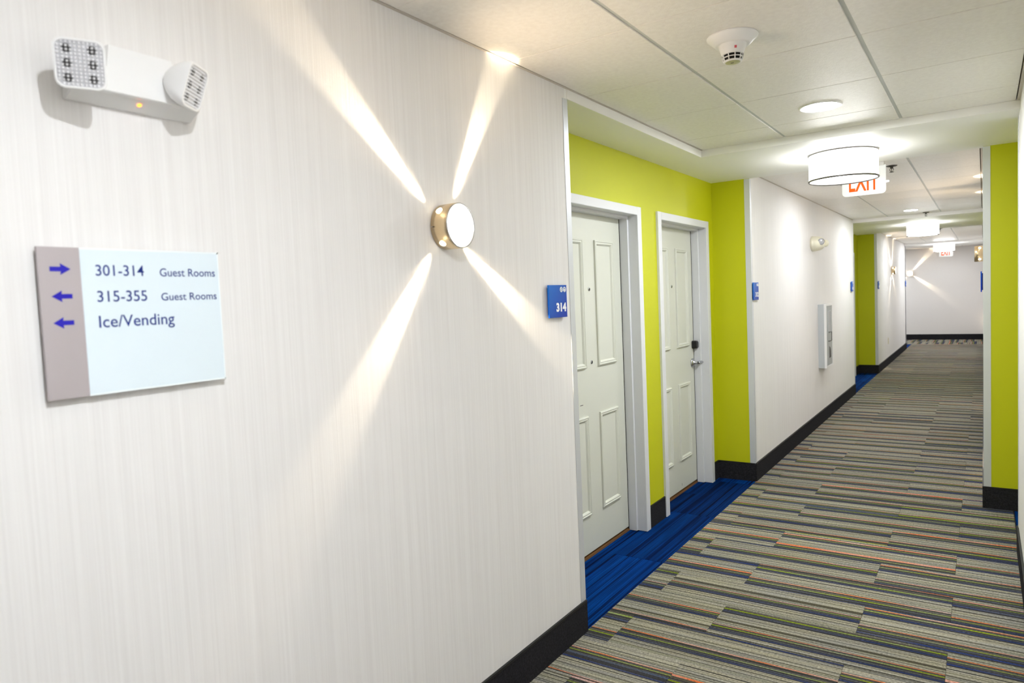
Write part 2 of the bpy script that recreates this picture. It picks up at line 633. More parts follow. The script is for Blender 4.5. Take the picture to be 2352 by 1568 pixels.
def blue_sign_mat():
    """fade from light blue at upper left to deep blue at lower right"""
    m, nt, b = nodes_of('blue_sign_fade')
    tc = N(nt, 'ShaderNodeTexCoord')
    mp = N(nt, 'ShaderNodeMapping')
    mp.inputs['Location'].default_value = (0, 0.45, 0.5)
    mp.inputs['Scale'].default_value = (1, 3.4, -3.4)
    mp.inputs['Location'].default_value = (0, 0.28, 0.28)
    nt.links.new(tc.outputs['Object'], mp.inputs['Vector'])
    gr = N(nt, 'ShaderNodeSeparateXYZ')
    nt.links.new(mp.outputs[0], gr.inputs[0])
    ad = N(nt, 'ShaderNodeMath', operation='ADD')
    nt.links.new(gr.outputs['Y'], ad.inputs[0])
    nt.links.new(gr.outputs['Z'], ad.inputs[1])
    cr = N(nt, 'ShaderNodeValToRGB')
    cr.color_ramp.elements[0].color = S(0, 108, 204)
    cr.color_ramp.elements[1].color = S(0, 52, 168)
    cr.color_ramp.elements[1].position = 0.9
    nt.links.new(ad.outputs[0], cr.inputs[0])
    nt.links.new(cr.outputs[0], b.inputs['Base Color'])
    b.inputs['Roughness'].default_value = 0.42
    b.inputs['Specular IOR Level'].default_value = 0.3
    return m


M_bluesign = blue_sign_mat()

# ------------------------------------------------------------------ dimensions (metres)
ZC, ZS, ZB = 2.44, 2.396, 0.143
Y0, Y2, Y3, Y4, Y5, YE = 0.0, 2.872, 8.083, 10.69, 15.94, 18.98
XR1, XR2 = 1.671, 1.5114
YR1, YR2 = 2.0, 2.831
RX = -0.30            # back plane of the left door recesses
YBACK = -6.0
S1a, S1b = 1.757, 2.885
S2a, S2b = 8.04, 10.6
S3a, S3b = 15.6, 17.45
T = 0.6214

# ------------------------------------------------------------------ walls
struct('wall_left', MB().box(-0.25, 0, YBACK, Y0 - 0.02, 0, 2.6), M_wall, 'near left wall covered in off-white fibre wallpaper')
struct('wall_left', MB().box(-0.25, 0, Y2 + 0.02, Y3 - 0.02, 0, 2.6), M_wall, 'second left wall, white wallpaper, beyond the first door recess')
struct('wall_left', MB().box(-0.25, 0, Y4 + 0.02, Y5, 0, 2.6), M_wall, 'third left wall, white wallpaper, beyond the second door recess')
struct('wall_right', MB().box(XR1, XR1 + 0.2, YBACK, YR1, 0, 2.6), M_wall, 'near right wall covered in white wallpaper')
struct('wall_right', MB().box(XR2, XR2 + 0.7, YR2 + 0.02, Y3, 0, 2.6), M_wall, 'right wall beyond the right door recess, seen edge on')
struct('wall_right', MB().box(XR2, XR2 + 0.7, Y4, YE, 0, 2.6), M_wall, 'far right wall, seen edge on')
struct('wall_end', MB().box(-3.2, 2.3, YE, YE + 0.15, 0, 2.6), plain('end_wall_paper', (0.80, 0.775, 0.76, 1), 0.6, noise=0.02, nscale=40), 'pale end wall closing the corridor')
struct('wall_back', MB().box(-0.3, 2.2, YBACK - 0.15, YBACK, 0, 2.6), M_wall)
# green recess walls: returns and backs, with the door openings left free
def recess_back(y_a, y_b, openings, ztop=2.6, head=2.0475):
    mb = MB()
    y = y_a
    for (a, b) in openings:
        mb.box(RX - 0.16, RX, y, a - 0.031, 0, ztop)
        mb.box(RX - 0.16, RX, a - 0.031, b + 0.031, head, ztop)
        y = b + 0.031
    mb.box(RX - 0.16, RX, y, y_b, 0, ztop)
    return mb


D1 = (0.455, 1.367)
D2 = (1.762, 2.674)
D3 = (9.27, 10.18)
struct('wall_recess', recess_back(Y0 - 0.02, Y2 + 0.02, [D1, D2]), M_green, 'lime green back wall of the nearest door recess')
struct('wall_recess', MB().box(RX, -0.0015, Y2, Y2 + 0.0185, 0, ZC), M_green, 'lime green return wall closing the nearest left recess')
struct('wall_recess', MB().box(RX, -0.0015, Y0 - 0.0185, Y0 - 0.0015, 0, ZC), M_green)
struct('wall_recess', recess_back(Y3 - 0.02, Y4 + 0.02, [D3]), M_green, 'green back wall of the second left recess')
struct('wall_recess', MB().box(RX, -0.0015, Y4, Y4 + 0.0185, 0, ZC), M_green, 'green return wall of the second left recess')
struct('wall_recess', MB().box(RX, -0.0015, Y3 - 0.0185, Y3, 0, ZC), M_green)
struct('wall_recess', MB().box(XR2 + 0.0015, 2.0, YR2, YR2 + 0.0185, 0, ZC), M_green, 'lime green return wall at the right edge')
struct('wall_recess', MB().box(1.98, 2.18, YR1 - 0.3, YR2 + 0.02, 0, 2.6), M_green)
struct('wall_recess', MB().box(XR1 + 0.2, 1.98, YR1 - 0.02, YR1 - 0.0015, 0, ZC), M_green)
struct('wall_recess', MB().box(1.81, 1.95, Y3 - 0.05, Y4 + 0.05, 0, 2.6), M_green)
# far cross corridor, left side
struct('wall_far', MB().box(-3.2, -0.0, Y5 - 0.15, Y5 - 0.001, 0, 2.6), M_wall)
struct('wall_far', MB().box(-3.35, -3.2, Y5 - 0.15, YE + 0.15, 0, 2.6), M_wall)

# corner guards (aluminium angle, 40 mm legs)
def corner_guard(n, x, y, sx, sy, label):
    mb = MB()
    L, t = 0.040, 0.0022
    z0, z1 = ZB + 0.003, ZS - 0.002
    # leg on the corridor face
    mb.box(min(x, x + sx * t), max(x, x + sx * t), min(y, y + sy * L), max(y, y + sy * L), z0, z1)
    # leg on the return face
    mb.box(min(x + sx * t, x - sx * L), max(x + sx * t, x - sx * L), min(y, y - sy * t), max(y, y - sy * t), z0, z1)
    struct('trim_%d' % n, mb, M_alu, label, bevel=0.0006)


corner_guard(1, 0, Y0, 1, -1, 'aluminium corner guard beside the blue 314 sign')
corner_guard(2, 0, Y2, 1, 1, 'aluminium corner guard at the far corner of the nearest left recess')
corner_guard(3, 0, Y3, 1, -1, 'aluminium corner guard at the far end of the second left wall')
corner_guard(4, 0, Y4, 1, 1, 'aluminium corner guard on the third left wall')
corner_guard(5, 0, Y5, 1, -1, 'aluminium corner guard at the farthest left corner')
corner_guard(6, XR2, YR2, -1, 1, 'aluminium corner guard beside the green wall on the right')
corner_guard(7, XR1, YR1, -1, -1, 'aluminium corner guard at the end of the near right wall')

# ------------------------------------------------------------------ carpet wall base with black edging
def base(side, boxes, label=None):
    """boxes: x0,x1,y0,y1"""
    o = None
    mb, me = MB(), MB()
    for (x0, x1, y0, y1) in boxes:
        mb.box(x0, x1, y0, y1, 0, ZB - 0.006)
        me.box(x0 - 0.0006, x1 + 0.0006, y0 - 0.0006, y1 + 0.0006, ZB - 0.006, ZB + 0.003)
    o = struct('baseboard_' + side, mb, M_base, label)
    e = me.build('edging', M_baseedge, o)
    e['label'] = 'thin black top edging'
    return o


TB = 0.009
base('left', [(0, TB, YBACK, Y0)], 'charcoal carpet base along the near left wall')
base('left', [(0, TB, Y2, Y3)], 'charcoal carpet base along the second left wall')
base('left', [(0, TB, Y4, Y5)], 'charcoal carpet base along the third left wall')
base('recess', [(RX, 0, Y2 - TB, Y2)], 'charcoal carpet base on the return of the nearest recess')
base('recess', [(RX, RX + TB, 1.427, 1.702)], 'charcoal carpet base between the two grey doors')
base('recess', [(RX, RX + TB, 2.736, Y2 - TB)])
base('recess', [(RX, RX + TB, 0.0, 0.395)])
base('recess', [(RX, 0, Y4 - TB, Y4)], 'black carpet base on the return of the second recess')
base('recess', [(RX, RX + TB, Y3, 9.21), (RX, RX + TB, 10.25, Y4 - TB)])
base('right', [(XR1 - TB, XR1, YBACK, YR1)], 'charcoal carpet base along the near right wall')
base('right', [(XR2 - TB, 1.98, YR2 - TB, YR2)], 'black carpet base below the green wall on the right')
base('right', [(XR2 - TB, XR2, YR2, YE)], 'charcoal base along the right wall, seen edge on')
base('end', [(-3.2, XR2, YE - TB, YE)], 'black base below the end wall')

# ------------------------------------------------------------------ floor and carpet planks
floor = struct('floor', MB().box(-3.3, 2.3, YBACK - 0.1, YE + 0.1, -0.12, -0.0062), plain('carpet_adhesive', (0.05, 0.047, 0.045, 1), 0.95), 'corridor floor laid with striped and blue carpet planks')
plank_cache = {}


def plank(name, x0, x1, y0, y1, ox, oy, mat, rnd, extra=None):
    """carpet plank clipped to x0..x1, y0..y1 whose pattern origin is (ox, oy)"""
    if x1 - x0 < 0.004 or y1 - y0 < 0.004:
        return
    key = (mat.name, round(x0 - ox, 4), round(x1 - ox, 4), round(y0 - oy, 4), round(y1 - oy, 4))
    g = 0.0004
    if key not in plank_cache:
        a0, a1, b0, b1 = x0 - ox + g, x1 - ox - g, y0 - oy + g, y1 - oy - g
        c = 0.0012
        mb = MB()
        mb.loft([[(a0, b0, -0.0064), (a1, b0, -0.0064), (a1, b1, -0.0064), (a0, b1, -0.0064)],
                 [(a0, b0, -c), (a1, b0, -c), (a1, b1, -c), (a0, b1, -c)],
                 [(a0 + c, b0 + c, 0), (a1 - c, b0 + c, 0), (a1 - c, b1 - c, 0), (a0 + c, b1 - c, 0)]])
        plank_cache[key] = mb.mesh(name, mat)
    o = bpy.data.objects.new(name, plank_cache[key])
    COL.objects.link(o)
    o.parent = floor
    o.location = (ox, oy, 0)
    o.color = (rnd.random(), rnd.random(), rnd.random(), 1)
    return o


rnd = random.Random(11)
ROW0 = -0.06
nrow = int((17.37 - ROW0) / PLANK_W)
for k in range(-4, nrow + 1):
    ya, yb = ROW0 + k * PLANK_W, ROW0 + (k + 1) * PLANK_W
    if yb > 17.38:
        yb = 17.37
    off = 0.128 if k % 2 == 0 else 0.472
    xr = XR1 if (ya < YR2 or Y3 < ya < Y4 - 0.3) else XR2 + 0.01
    ox = off - PLANK_L
    while ox < xr:
        x0, x1 = max(0.0, ox), min(xr, ox + PLANK_L)
        if x1 - x0 > 0.01:
            plank('carpet_plank', x0, x1, ya, yb, ox, ya, M_carpet, rnd)
        ox += PLANK_L
# behind the camera: the same carpet, one piece
mb = MB().box(0, XR1, YBACK, ROW0 - 4 * PLANK_W, -0.0064, 0.0)
o = mb.build('carpet_sheet', M_carpet, floor)
o.color = (0.3, 0.6, 0.5, 1)


def blue_field(xa, xb, ya, yb, offs, x_from_right=False):
    x = xb
    i = 0
    while x > xa + 0.004:
        x0 = max(xa, x - PLANK_W)
        oy = offs[i % len(offs)] - 3 * PLANK_L
        while oy + PLANK_L < ya:
            oy += PLANK_L
        while oy < yb:
            plank('carpet_plank', x0, x, max(ya, oy), min(yb, oy + PLANK_L), x - PLANK_W, oy, M_blue, rnd)
            oy += PLANK_L
        x -= PLANK_W
        i += 1


blue_field(-0.46, 0.0, Y0, Y2, [0.927, 0.50])
blue_field(-0.46, 0.0, Y3, Y4, [8.6, 8.9])
blue_field(-0.46, 0.0, Y5, 17.37, [16.4, 16.1])
blue_field(XR1, 1.98, YR1, YR2, [0.3, 0.5])
# cross corridor: planks turned a quarter, so the stripes run lengthwise
ox, j = -1.22, 0
while ox < XR2:
    oy = 17.37 - (0.4 if j % 2 else 0.0)
    while oy < YE:
        y0, y1 = max(17.37, oy), min(YE, oy + PLANK_L)
        if y1 - y0 > 0.02:
            # rotated plank: pattern 'across' runs along x
            a0, a1 = 0, min(PLANK_W, XR2 + 0.02 - ox)
            g = 0.0004
            mbp = MB().box(y0 - oy + g, y1 - oy - g, -a1 + g, -g, -0.0064, 0.0)
            pl = mbp.build('carpet_plank', M_carpet, floor)
            pl.location = (ox, oy, 0)
            pl.rotation_euler = (0, 0, PI / 2)
            pl.color = (rnd.random(), rnd.random(), rnd.random(), 1)
        oy += PLANK_L
    ox += PLANK_W
    j += 1

# ------------------------------------------------------------------ ceilings
tile_cache = {}


def ceiling_bay(xs, ys, label):
    """lay-in tile ceiling: backing slab, tees along the corridor, one part per tile"""
    slab = struct('ceiling', MB().box(-0.0 if xs[0] >= 0 else xs[0] - 0.1, xs[-1] + 0.1, ys[0], ys[-1], ZC + 0.020, ZC + 0.10), M_plenum, label)
    for x in xs[1:-1]:
        MB().box(x - 0.012, x + 0.012, ys[0], ys[-1], ZC + 0.005, ZC + 0.020).build('grid_tee', M_tee, slab)
    for (xa, xw) in ((xs[0], 1), (xs[-1], -1)):
        b0, b1 = (xa, xa + 0.011) if xw > 0 else (xa - 0.014, xa)
        MB().box(b0, b1, ys[0], ys[-1], ZC - 0.0012, ZC + 0.020).build('wall_angle', M_angle, slab)
    for i in range(len(xs) - 1):
        gx0 = 0.0085 if i > 0 else 0.014
        gx1 = 0.0085 if i < len(xs) - 2 else 0.019
        for k in range(len(ys) - 1):
            w, l = xs[i + 1] - xs[i], ys[k + 1] - ys[k]
            key = (round(w, 3), round(l, 3), i, len(xs))
            if key not in tile_cache:
                g = 0.0026
                c = 0.0012
                mb = MB()
                a0, a1, b0, b1 = gx0, w - gx1, g, l - g
                mb.loft([[(a0, b0, 0.0195), (a1, b0, 0.0195), (a1, b1, 0.0195), (a0, b1, 0.0195)],
                         [(a0, b0, c), (a1, b0, c), (a1, b1, c), (a0, b1, c)],
                         [(a0 + c, b0 + c, 0), (a1 - c, b0 + c, 0), (a1 - c, b1 - c, 0), (a0 + c, b1 - c, 0)]])
                tile_cache[key] = mb.mesh('ceiling_tile', M_tile)
            o = bpy.data.objects.new('ceiling_tile', tile_cache[key])
            COL.objects.link(o)
            o.parent = slab
            o.location = (xs[i], ys[k], ZC)
    return slab


g0 = -0.4566
ys1 = [YBACK] + [g0 + i * T for i in range(-8, 4)] + [S1a]
bay1 = ceiling_bay([0.0, 0.519, 1.1355, XR1], ys1, 'near ceiling of beige lay-in tiles')
# the one broad cross tee near the camera
MB().box(0.016, XR1 - 0.016, g0 - T - 0.0115, g0 - T + 0.0115, ZC - 0.001, ZC + 0.004).build('grid_tee', M_tile, bay1)
ys2 = [S2a - 0.0]
ys2 = [S1b] + [3.38 + i * T for i in range(0, 8)] + [S2a]
bay2 = ceiling_bay([0.0, 0.442, 1.052, XR2], ys2, 'second ceiling of white lay-in tiles beyond the nearest drum light')
ys3 = [S2b] + [11.16 + i * T for i in range(0, 8)] + [S3a]
bay3 = ceiling_bay([0.0, 0.442, 1.052, XR2], ys3, 'third ceiling of lay-in tiles beyond the second drum light')
ys4 = [S3b, 18.07, 18.69, YE]
bay4 = ceiling_bay([-3.2, -2.6, -2.0, -1.4, -0.8, -0.2, 0.442, 1.052, XR2], ys4, 'farthest strip of ceiling tiles by the end wall')

# dropped soffits over the doors
struct('ceiling', MB().box(RX - 0.16, 0.0, Y0 - 0.02, S1a, ZS, ZC + 0.16), M_soffit, 'dropped soffit above the nearest left doors')
struct('ceiling', MB().box(RX - 0.16, 2.18, S1a, S1b, ZS, ZC + 0.16), M_soffit, 'dropped white soffit band carrying the nearest drum light')
struct('ceiling', MB().box(RX - 0.16, 1.95, S2a, S2b, ZS, ZC + 0.16), M_soffit, 'second dropped soffit band with a drum light')
struct('ceiling', MB().box(RX - 0.16, 0.0, S2b, Y4 + 0.02, ZS, ZC + 0.16), M_soffit)
struct('ceiling', MB().box(-3.2, XR2 + 0.1, S3a, S3b, ZS, ZC + 0.16), M_soffit, 'farthest dropped soffit band')
# painted fascia strips on the soffit edges
struct('trim_8', MB().box(-0.001, 0.0025, Y0, S1a - 0.002, ZS + 0.0005, ZC - 0.0015), M_fascia, 'white fascia strip above the nearest left recess')
struct('trim_9', MB().box(0.0, XR1, S1a - 0.0025, S1a + 0.001, ZS + 0.0005, ZC - 0.0015), M_fascia, 'white fascia strip across the corridor before the nearest drum light')
struct('trim_10', MB().box(0.0, XR2, S2a - 0.0025, S2a + 0.001, ZS + 0.0005, ZC - 0.0015), M_fascia, 'white fascia strip across the corridor before the second drum light')
struct('trim_11', MB().box(0.0, XR2, S3a - 0.0025, S3a + 0.001, ZS + 0.0005, ZC - 0.0015), M_fascia)


# ------------------------------------------------------------------ doors
def ring_molding(mb, y0, y1, z0, z1, x, prof):
    rings = []
    for d, h in prof:
        rings.append([(x + h, y0 + d, z0 + d), (x + h, y1 - d, z0 + d), (x + h, y1 - d, z1 - d), (x + h, y0 + d, z1 - d)])
    return mb.loft(rings, False, False)


def door(n, op, label, handle_side, peeps, scuffs=(), deco=True):
    ya, yb = op
    yc = (ya + yb) / 2
    root = struct_empty('door_%d' % n, (RX, yc, 0), label=label)
    h = (yb - ya) / 2
    ZT = 2.026            # top of the opening
    CW = 0.060            # casing
    # steel frame: casing face, return, stop step, deep return
    ZH = ZT + CW - 0.008
    for s in (-1, 1):
        e = s * h
        mbj = MB()
        casing = [(0.0, e + s * CW), (0.015, e + s * CW), (0.017, e + s * (CW - 0.003)), (0.017, e + s * 0.003), (0.015, e), (0.0, e)]
        mbj.loft([[(x, y, 0.004) for x, y in casing], [(x, y, ZH) for x, y in casing]])
        inner = [(-0.0002, e), (-0.048, e), (-0.050, e - s * 0.016), (-0.103, e - s * 0.016), (-0.103, e + s * 0.004), (-0.16, e + s * 0.004), (-0.16, e + s * 0.03), (-0.0002, e + s * 0.03)]
        mbj.loft([[(x, y, 0.004) for x, y in inner], [(x, y, ZT) for x, y in inner]])
        mbj.build('door_jamb', M_frame, root)
    prof = [(0.0, ZH), (0.015, ZH), (0.017, ZH - 0.003), (0.017, ZT + 0.003), (0.015, ZT), (-0.048, ZT), (-0.050, ZT - 0.016), (-0.103, ZT - 0.016), (-0.103, ZT + 0.004), (-0.16, ZT + 0.004), (-0.16, ZT + 0.02), (0.0, ZT + 0.02)]
    MB().loft([[(x, -h, z) for x, z in prof], [(x, h, z) for x, z in prof]]).build('door_head', M_frame, root)
    # slab
    xs = -0.104
    mbs = MB().box(xs - 0.045, xs, -h + 0.004, h - 0.004, 0.026, ZT - 0.004)
    slab = mbs.build('door_slab', M_door, root, bevel=0.0015)
    for s in (-1, 1):
        a, b2 = sorted((s * (h - 0.0225), s * (h - 0.0158)))
        MB().box(xs - 0.003, xs + 0.0012, a, b2, 0.008, ZT - 0.014).build('seal_gap', M_gap, root)
    MB().box(xs - 0.06, xs + 0.004, -h + 0.002, h - 0.002, -0.002, 0.012).build('threshold', M_bush, root)
    prof_m = [(0.0, -0.001), (0.0008, 0.010), (0.006, 0.0135), (0.010, 0.0135), (0.013, 0.010), (0.020, 0.0115), (0.024, 0.009), (0.028, 0.004), (0.031, -0.001)]
    ctr = 0.0
    for (a, b2) in ((-0.312, -0.076), (0.076, 0.320)):
        for (z0, z1) in ((1.113, 1.862), (0.250, 0.835)):
            mbm = MB()
            ring_molding(mbm, a, b2, z0, z1, xs, prof_m)
            mbm.build('panel_molding', M_door, slab)
    for z in peeps:
        mbp = MB()
        mbp.lathe([(0.0115, -0.002), (0.0115, 0.003), (0.0095, 0.0045), (0.0075, 0.0045)], 20, 'X', (xs, 0.0, z), cap1=False)
        mbp.build('peephole', M_chrome, slab)
        MB().lathe([(0.0078, -0.001), (0.0078, 0.0028), (0.004, 0.0036)], 16, 'X', (xs, 0.0, z)).build('peephole_lens', M_led, slab)
    for (y, z, w, hh) in scuffs:
        MB().box(xs, xs + 0.0005, y - w / 2, y + w / 2, z - hh / 2, z + hh / 2).build('scuff_mark', M_signdark, slab)
    # lever and reader
    s = handle_side
    yh = s * (h - 0.062)
    mbh = MB()
    mbh.lathe([(0.035, -0.001), (0.035, 0.007), (0.031, 0.010), (0.029, 0.013), (0.021, 0.015), (0.021, 0.019), (0.013, 0.022), (0.0115, 0.048)], 28, 'X', (xs, yh, 0.972))
    mbh.build('lever_rose', M_chrome, slab)
    pts = [(xs + 0.046, yh + s * 0.004, 0.972), (xs + 0.052, yh + s * 0.012, 0.973), (xs + 0.056, yh + s * 0.026, 0.976), (xs + 0.060, yh + s * 0.046, 0.976), (xs + 0.062, yh + s * 0.062, 0.973)]
    MB().tube(pts, 0.008, 12, [0.0125, 0.0115, 0.0095, 0.0105, 0.009]).build('lever_handle', M_chrome, slab)
    mbr = MB()
    rr = rrect(0.050, 0.062, 0.016)
    rings = []
    for x, k in ((-0.001, 1.0), (0.026, 1.0), (0.036, 0.94), (0.041, 0.80)):
        rings.append([(xs + x, s * (h - 0.038) + y * k, 1.115 + z * k) for y, z in rr])
    mbr.loft(rings, smooth=False)
    mbr.build('card_reader', M_black, slab, bevel=0.002)
    return root


door(1, D1, 'nearest grey panelled door, partly hidden by the near left wall', -1, [1.572, 1.143], [(-0.14, 0.905, 0.035, 0.004)])
door(2, D2, 'second grey panelled door with a black card reader and chrome lever', 1, [1.578], [(0.10, 0.065, 0.004, 0.02)])
door(3, D3, 'door in the second left recess of which only the frame edge shows', -1, [1.57])


# ------------------------------------------------------------------ wall sconces
def sconce_at(loc, rotz, label, ports=(60, 140, 231, 327), lights=True):
    r = thing('wall_sconce', label, 'wall lamp', loc, rotz, 'round brass wall sconces throwing four beams')
    R, D = 0.0755, 0.072
    MB().lathe([(0.062, -0.001), (0.062, 0.006)], 40, 'X').build('back_plate', M_brass, r)
    body = MB()
    body.lathe([(R - 0.003, 0.004), (R, 0.005), (R, D - 0.001), (R - 0.0012, D), (R - 0.0045, D), (R - 0.0052, D - 0.004)], 64, 'X', cap0=True, cap1=False)
    body.build('brass_body', M_brass, r)
    MB().torus(R - 0.0022, 0.0024, 'X', (D, 0, 0), 64, 8).build('front_rim', M_chrome, r)
    MB().lathe([(R - 0.0046, D - 0.004), (R - 0.0050, D - 0.0005), (R - 0.014, D + 0.0012), (0.02, D + 0.0018)], 48, 'X').build('front_diffuser', M_sface, r)
    for a in ports:
        ra = math.radians(a)
        d = Vector((0, math.cos(ra), math.sin(ra)))
        m = Matrix.Translation(Vector((0.030, 0, 0)) + d * (R - 0.002)) @ aim(d, (1, 0, 0))
        p = MB().lathe([(0.0115, 0.0), (0.0115, 0.0035), (0.0095, 0.0042)], 20, 'X')
        p.xform(m)
        p.build('light_port', M_shole, r)
        if lights:
            for (size, blend, k, tilt, x, col) in ((17.5, 0.85, 0.90, -0.072, 0.017, (1.0, 0.83, 0.58)), (36, 1.0, 0.030, -0.11, 0.019, (1.0, 0.81, 0.56)), (100, 1.0, 0.07, 0.62, 0.058, (1.0, 0.76, 0.49))):
                ld = bpy.data.lights.new('sconce_beam', 'SPOT')
                ld.energy = SCONCE_SPOT * k
                ld.color = col
                ld.spot_size = math.radians(size)
                ld.spot_blend = blend
                ld.shadow_soft_size = 0.006
                lo = bpy.data.objects.new('sconce_beam', ld)
                COL.objects.link(lo)
                lo.parent = r
                lo.location = Vector((x, 0, 0)) + d * (R + 0.007)
                lo.rotation_euler = (-(d + Vector((tilt, 0, 0)))).to_track_quat('Z', 'Y').to_euler()
    MB().lathe([(0.0022, 0.0), (0.0022, 0.002), (0.001, 0.0026)], 10, 'X').xform(Matrix.Translation((0.012, -R + 0.0005, -0.004)) @ aim((0, -1, 0), (1, 0, 0))).build('set_screw', M_chrome, r)
    return r


sconce_at((0, -0.886, 1.782), 0, 'large lit brass sconce on the near left wall, left of the blue 314 sign')
sconce_at((0, 12.95, 1.795), 0, 'tiny sconce seen sideways on the third left wall')
sconce_at((-0.144, YE, 1.795), -PI / 2, 'sconce lit face on, on the far end wall', (49, 139, 229, 322))
sconce_at((XR2, 5.39, 1.782), PI, 'sconce seen from its side on the right wall, above the edge-on blue sign', (45, 135, 225, 315))


# ------------------------------------------------------------------ lamps in the ceilings
def downlight(x, y, label, k=1.0, lens=None):
    r = thing('downlight', label, 'ceiling light', (x, y, ZC), 0, 'recessed round downlights')
    MB().lathe([(0.084 * k, 0.0), (0.088 * k, -0.004), (0.098 * k, -0.006), (0.104 * k, -0.0035), (0.105 * k, 0.001)], 48, 'Z', cap0=False, cap1=False).build('trim_ring', M_white, r)
    MB().lathe([(0.086 * k, 0.0005), (0.084 * k, -0.003), (0.06 * k, -0.0045), (0.02 * k, -0.005)], 48, 'Z').build('lens', lens or M_down, r)
    return r


downlight(0.83, 1.145, 'recessed lit downlight in the near ceiling, before the nearest drum light')
downlight(0.76, 7.36, 'recessed downlight in the second ceiling, in front of the second drum light', 0.85)
downlight(0.76, 4.30, 'recessed downlight in the second ceiling, hidden behind the nearer exit sign', 0.72)
downlight(0.765, 14.98, 'recessed downlight in the third ceiling, in front of the farthest drum light', 0.75)
downlight(0.76, 11.9, 'recessed downlight in the third ceiling, behind the second drum light', 0.75)
downlight(1.40, -2.30, 'small recessed spot above the viewpoint, out of frame', 0.42, M_puck)
downlight(-1.2, 18.0, 'added unseen downlight in the cross corridor, brightening the far end')  # added lamp, no fitting seen here; lifts the far end
downlight(0.70, 17.92, 'added downlight brightening the end wall, unseen behind the farthest soffit', 0.55)  # added fill for the end wall, not a known fitting


def drum_light(x, y, label):
    r = thing('drum_light', label, 'ceiling light', (x, y, ZS), 0, 'flush drum lights on the dropped soffits')
    R, H = 0.207, 0.176
    MB().lathe([(0.07, 0.001), (0.07, -0.012)], 32, 'Z').build('ceiling_pan', M_white, r)
    MB().lathe([(R - 0.0005, -0.006), (R - 0.0005, -H + 0.002)], 72, 'Z', cap0=False, cap1=False).build('sheer_shade', M_sheer, r)
    MB().lathe([(R - 0.024, -0.012), (R - 0.024, -H + 0.010)], 64, 'Z', cap0=True, cap1=False).build('inner_shade', M_drum, r)
    MB().lathe([(R - 0.003, -H + 0.006), (R - 0.02, -H + 0.004), (0.03, -H + 0.003)], 64, 'Z').build('bottom_diffuser', M_drumb, r)
    MB().torus(R - 0.0005, 0.0050, 'Z', (0, 0, -0.006), 72, 8).build('top_rim', M_steelrim, r)
    MB().torus(R - 0.0005, 0.0064, 'Z', (0, 0, -H + 0.002), 72, 8).build('bottom_rim', M_steelrim, r)
    MB().lathe([(0.006, -H + 0.004), (0.006, -H - 0.003), (0.003, -H - 0.006)], 16, 'Z').build('finial', M_white, r)
    for a in (20, 140, 260):
        ra = math.radians(a)
        MB().tube([(R * math.cos(ra), R * math.sin(ra), -0.006), (0.05 * math.cos(ra), 0.05 * math.sin(ra), -0.008)], 0.0018, 6).build('spoke', M_steelrim, r)
    return r


drum_light(0.753, 2.32, 'nearest lit drum light hanging under the soffit, in front of the larger exit sign')
drum_light(0.772, 9.20, 'second drum light along the corridor, about half the size in view of the nearest')
drum_light(0.765, 15.98, 'farthest and smallest drum light, above the small exit sign')


# ------------------------------------------------------------------ exit signs
def exit_sign(x0, x1, y, z0, ztop, label):
    xc = (x0 + x1) / 2
    w, hgt = x1 - x0, ztop - 0.024 - z0
    # local frame: X toward the viewer (-Y world), local Y = world +X
    r = thing('exit_sign', label, 'exit sign', (xc, y, ztop), -PI / 2, 'hanging EXIT signs')
    MB().box(-0.022, 0.022, -w / 2 + 0.01, w / 2 - 0.01, -0.026, 0.001).build('canopy', M_white, r, bevel=0.004)
    o = [(yy, zz) for yy, zz in rrect(w, hgt + 0.03, 0.028, 6)]
    top = -0.022
    zc = top - (hgt + 0.03) / 2 + 0.03
    poly = []
    for yy, zz in o:
        poly.append((yy, min(zz + zc, top)))
    MB().prism(poly, -0.0035, 0.0035).build('acrylic_panel', M_exitpanel, r)
    lz0 = z0 - ztop + 0.034
    text_mb('EXIT', -w / 2 + 0.048, w / 2 - 0.048, lz0, lz0 + 0.15, 0.0036, 0.0004, bold=0.018).build('exit_lettering', M_exitred, r)
    return r


exit_sign(0.613, 0.912, 3.2, 2.206, ZC, 'larger EXIT sign, partly hidden behind the nearest drum light')
exit_sign(0.61, 0.90, 17.25, 2.136, ZS, 'small EXIT sign below the farthest drum light')


# ------------------------------------------------------------------ smoke detector
sd = thing('smoke_detector', 'white smoke detector with dark slots on the near ceiling', 'smoke detector', (0.765, -0.135, ZC))
MB().lathe([(0.088, 0.0005), (0.090, -0.002), (0.089, -0.005), (0.062, -0.030), (0.058, -0.031), (0.047, -0.0305)], 56, 'Z', cap1=False).build('base_dish', M_white, sd)
MB().lathe([(0.049, -0.0295), (0.0485, -0.033), (0.039, -0.062), (0.0385, -0.064)], 48, 'Z', cap0=False, cap1=False).build('upper_body', M_white, sd)
cage = MB()
prof_c = [(0.0385, -0.064), (0.0365, -0.0665), (0.0355, -0.072)]
cage.lathe([(0.0385, -0.064), (0.0380, -0.0660), (0.0300, -0.0655)], 40, 'Z', cap0=False, cap1=False)
cage.lathe([(0.0362, -0.0745), (0.0354, -0.0770), (0.0280, -0.0760)], 40, 'Z', cap0=False, cap1=False)
cage.lathe([(0.0330, -0.0860), (0.0310, -0.0900), (0.0270, -0.0912), (0.0250, -0.0900)], 40, 'Z', cap0=False, cap1=False)
cg = cage.build('vent_cage', M_white, sd)
MB().lathe([(0.0335, -0.0640), (0.0285, -0.0890)], 32, 'Z').build('dark_chamber', M_gap, sd)
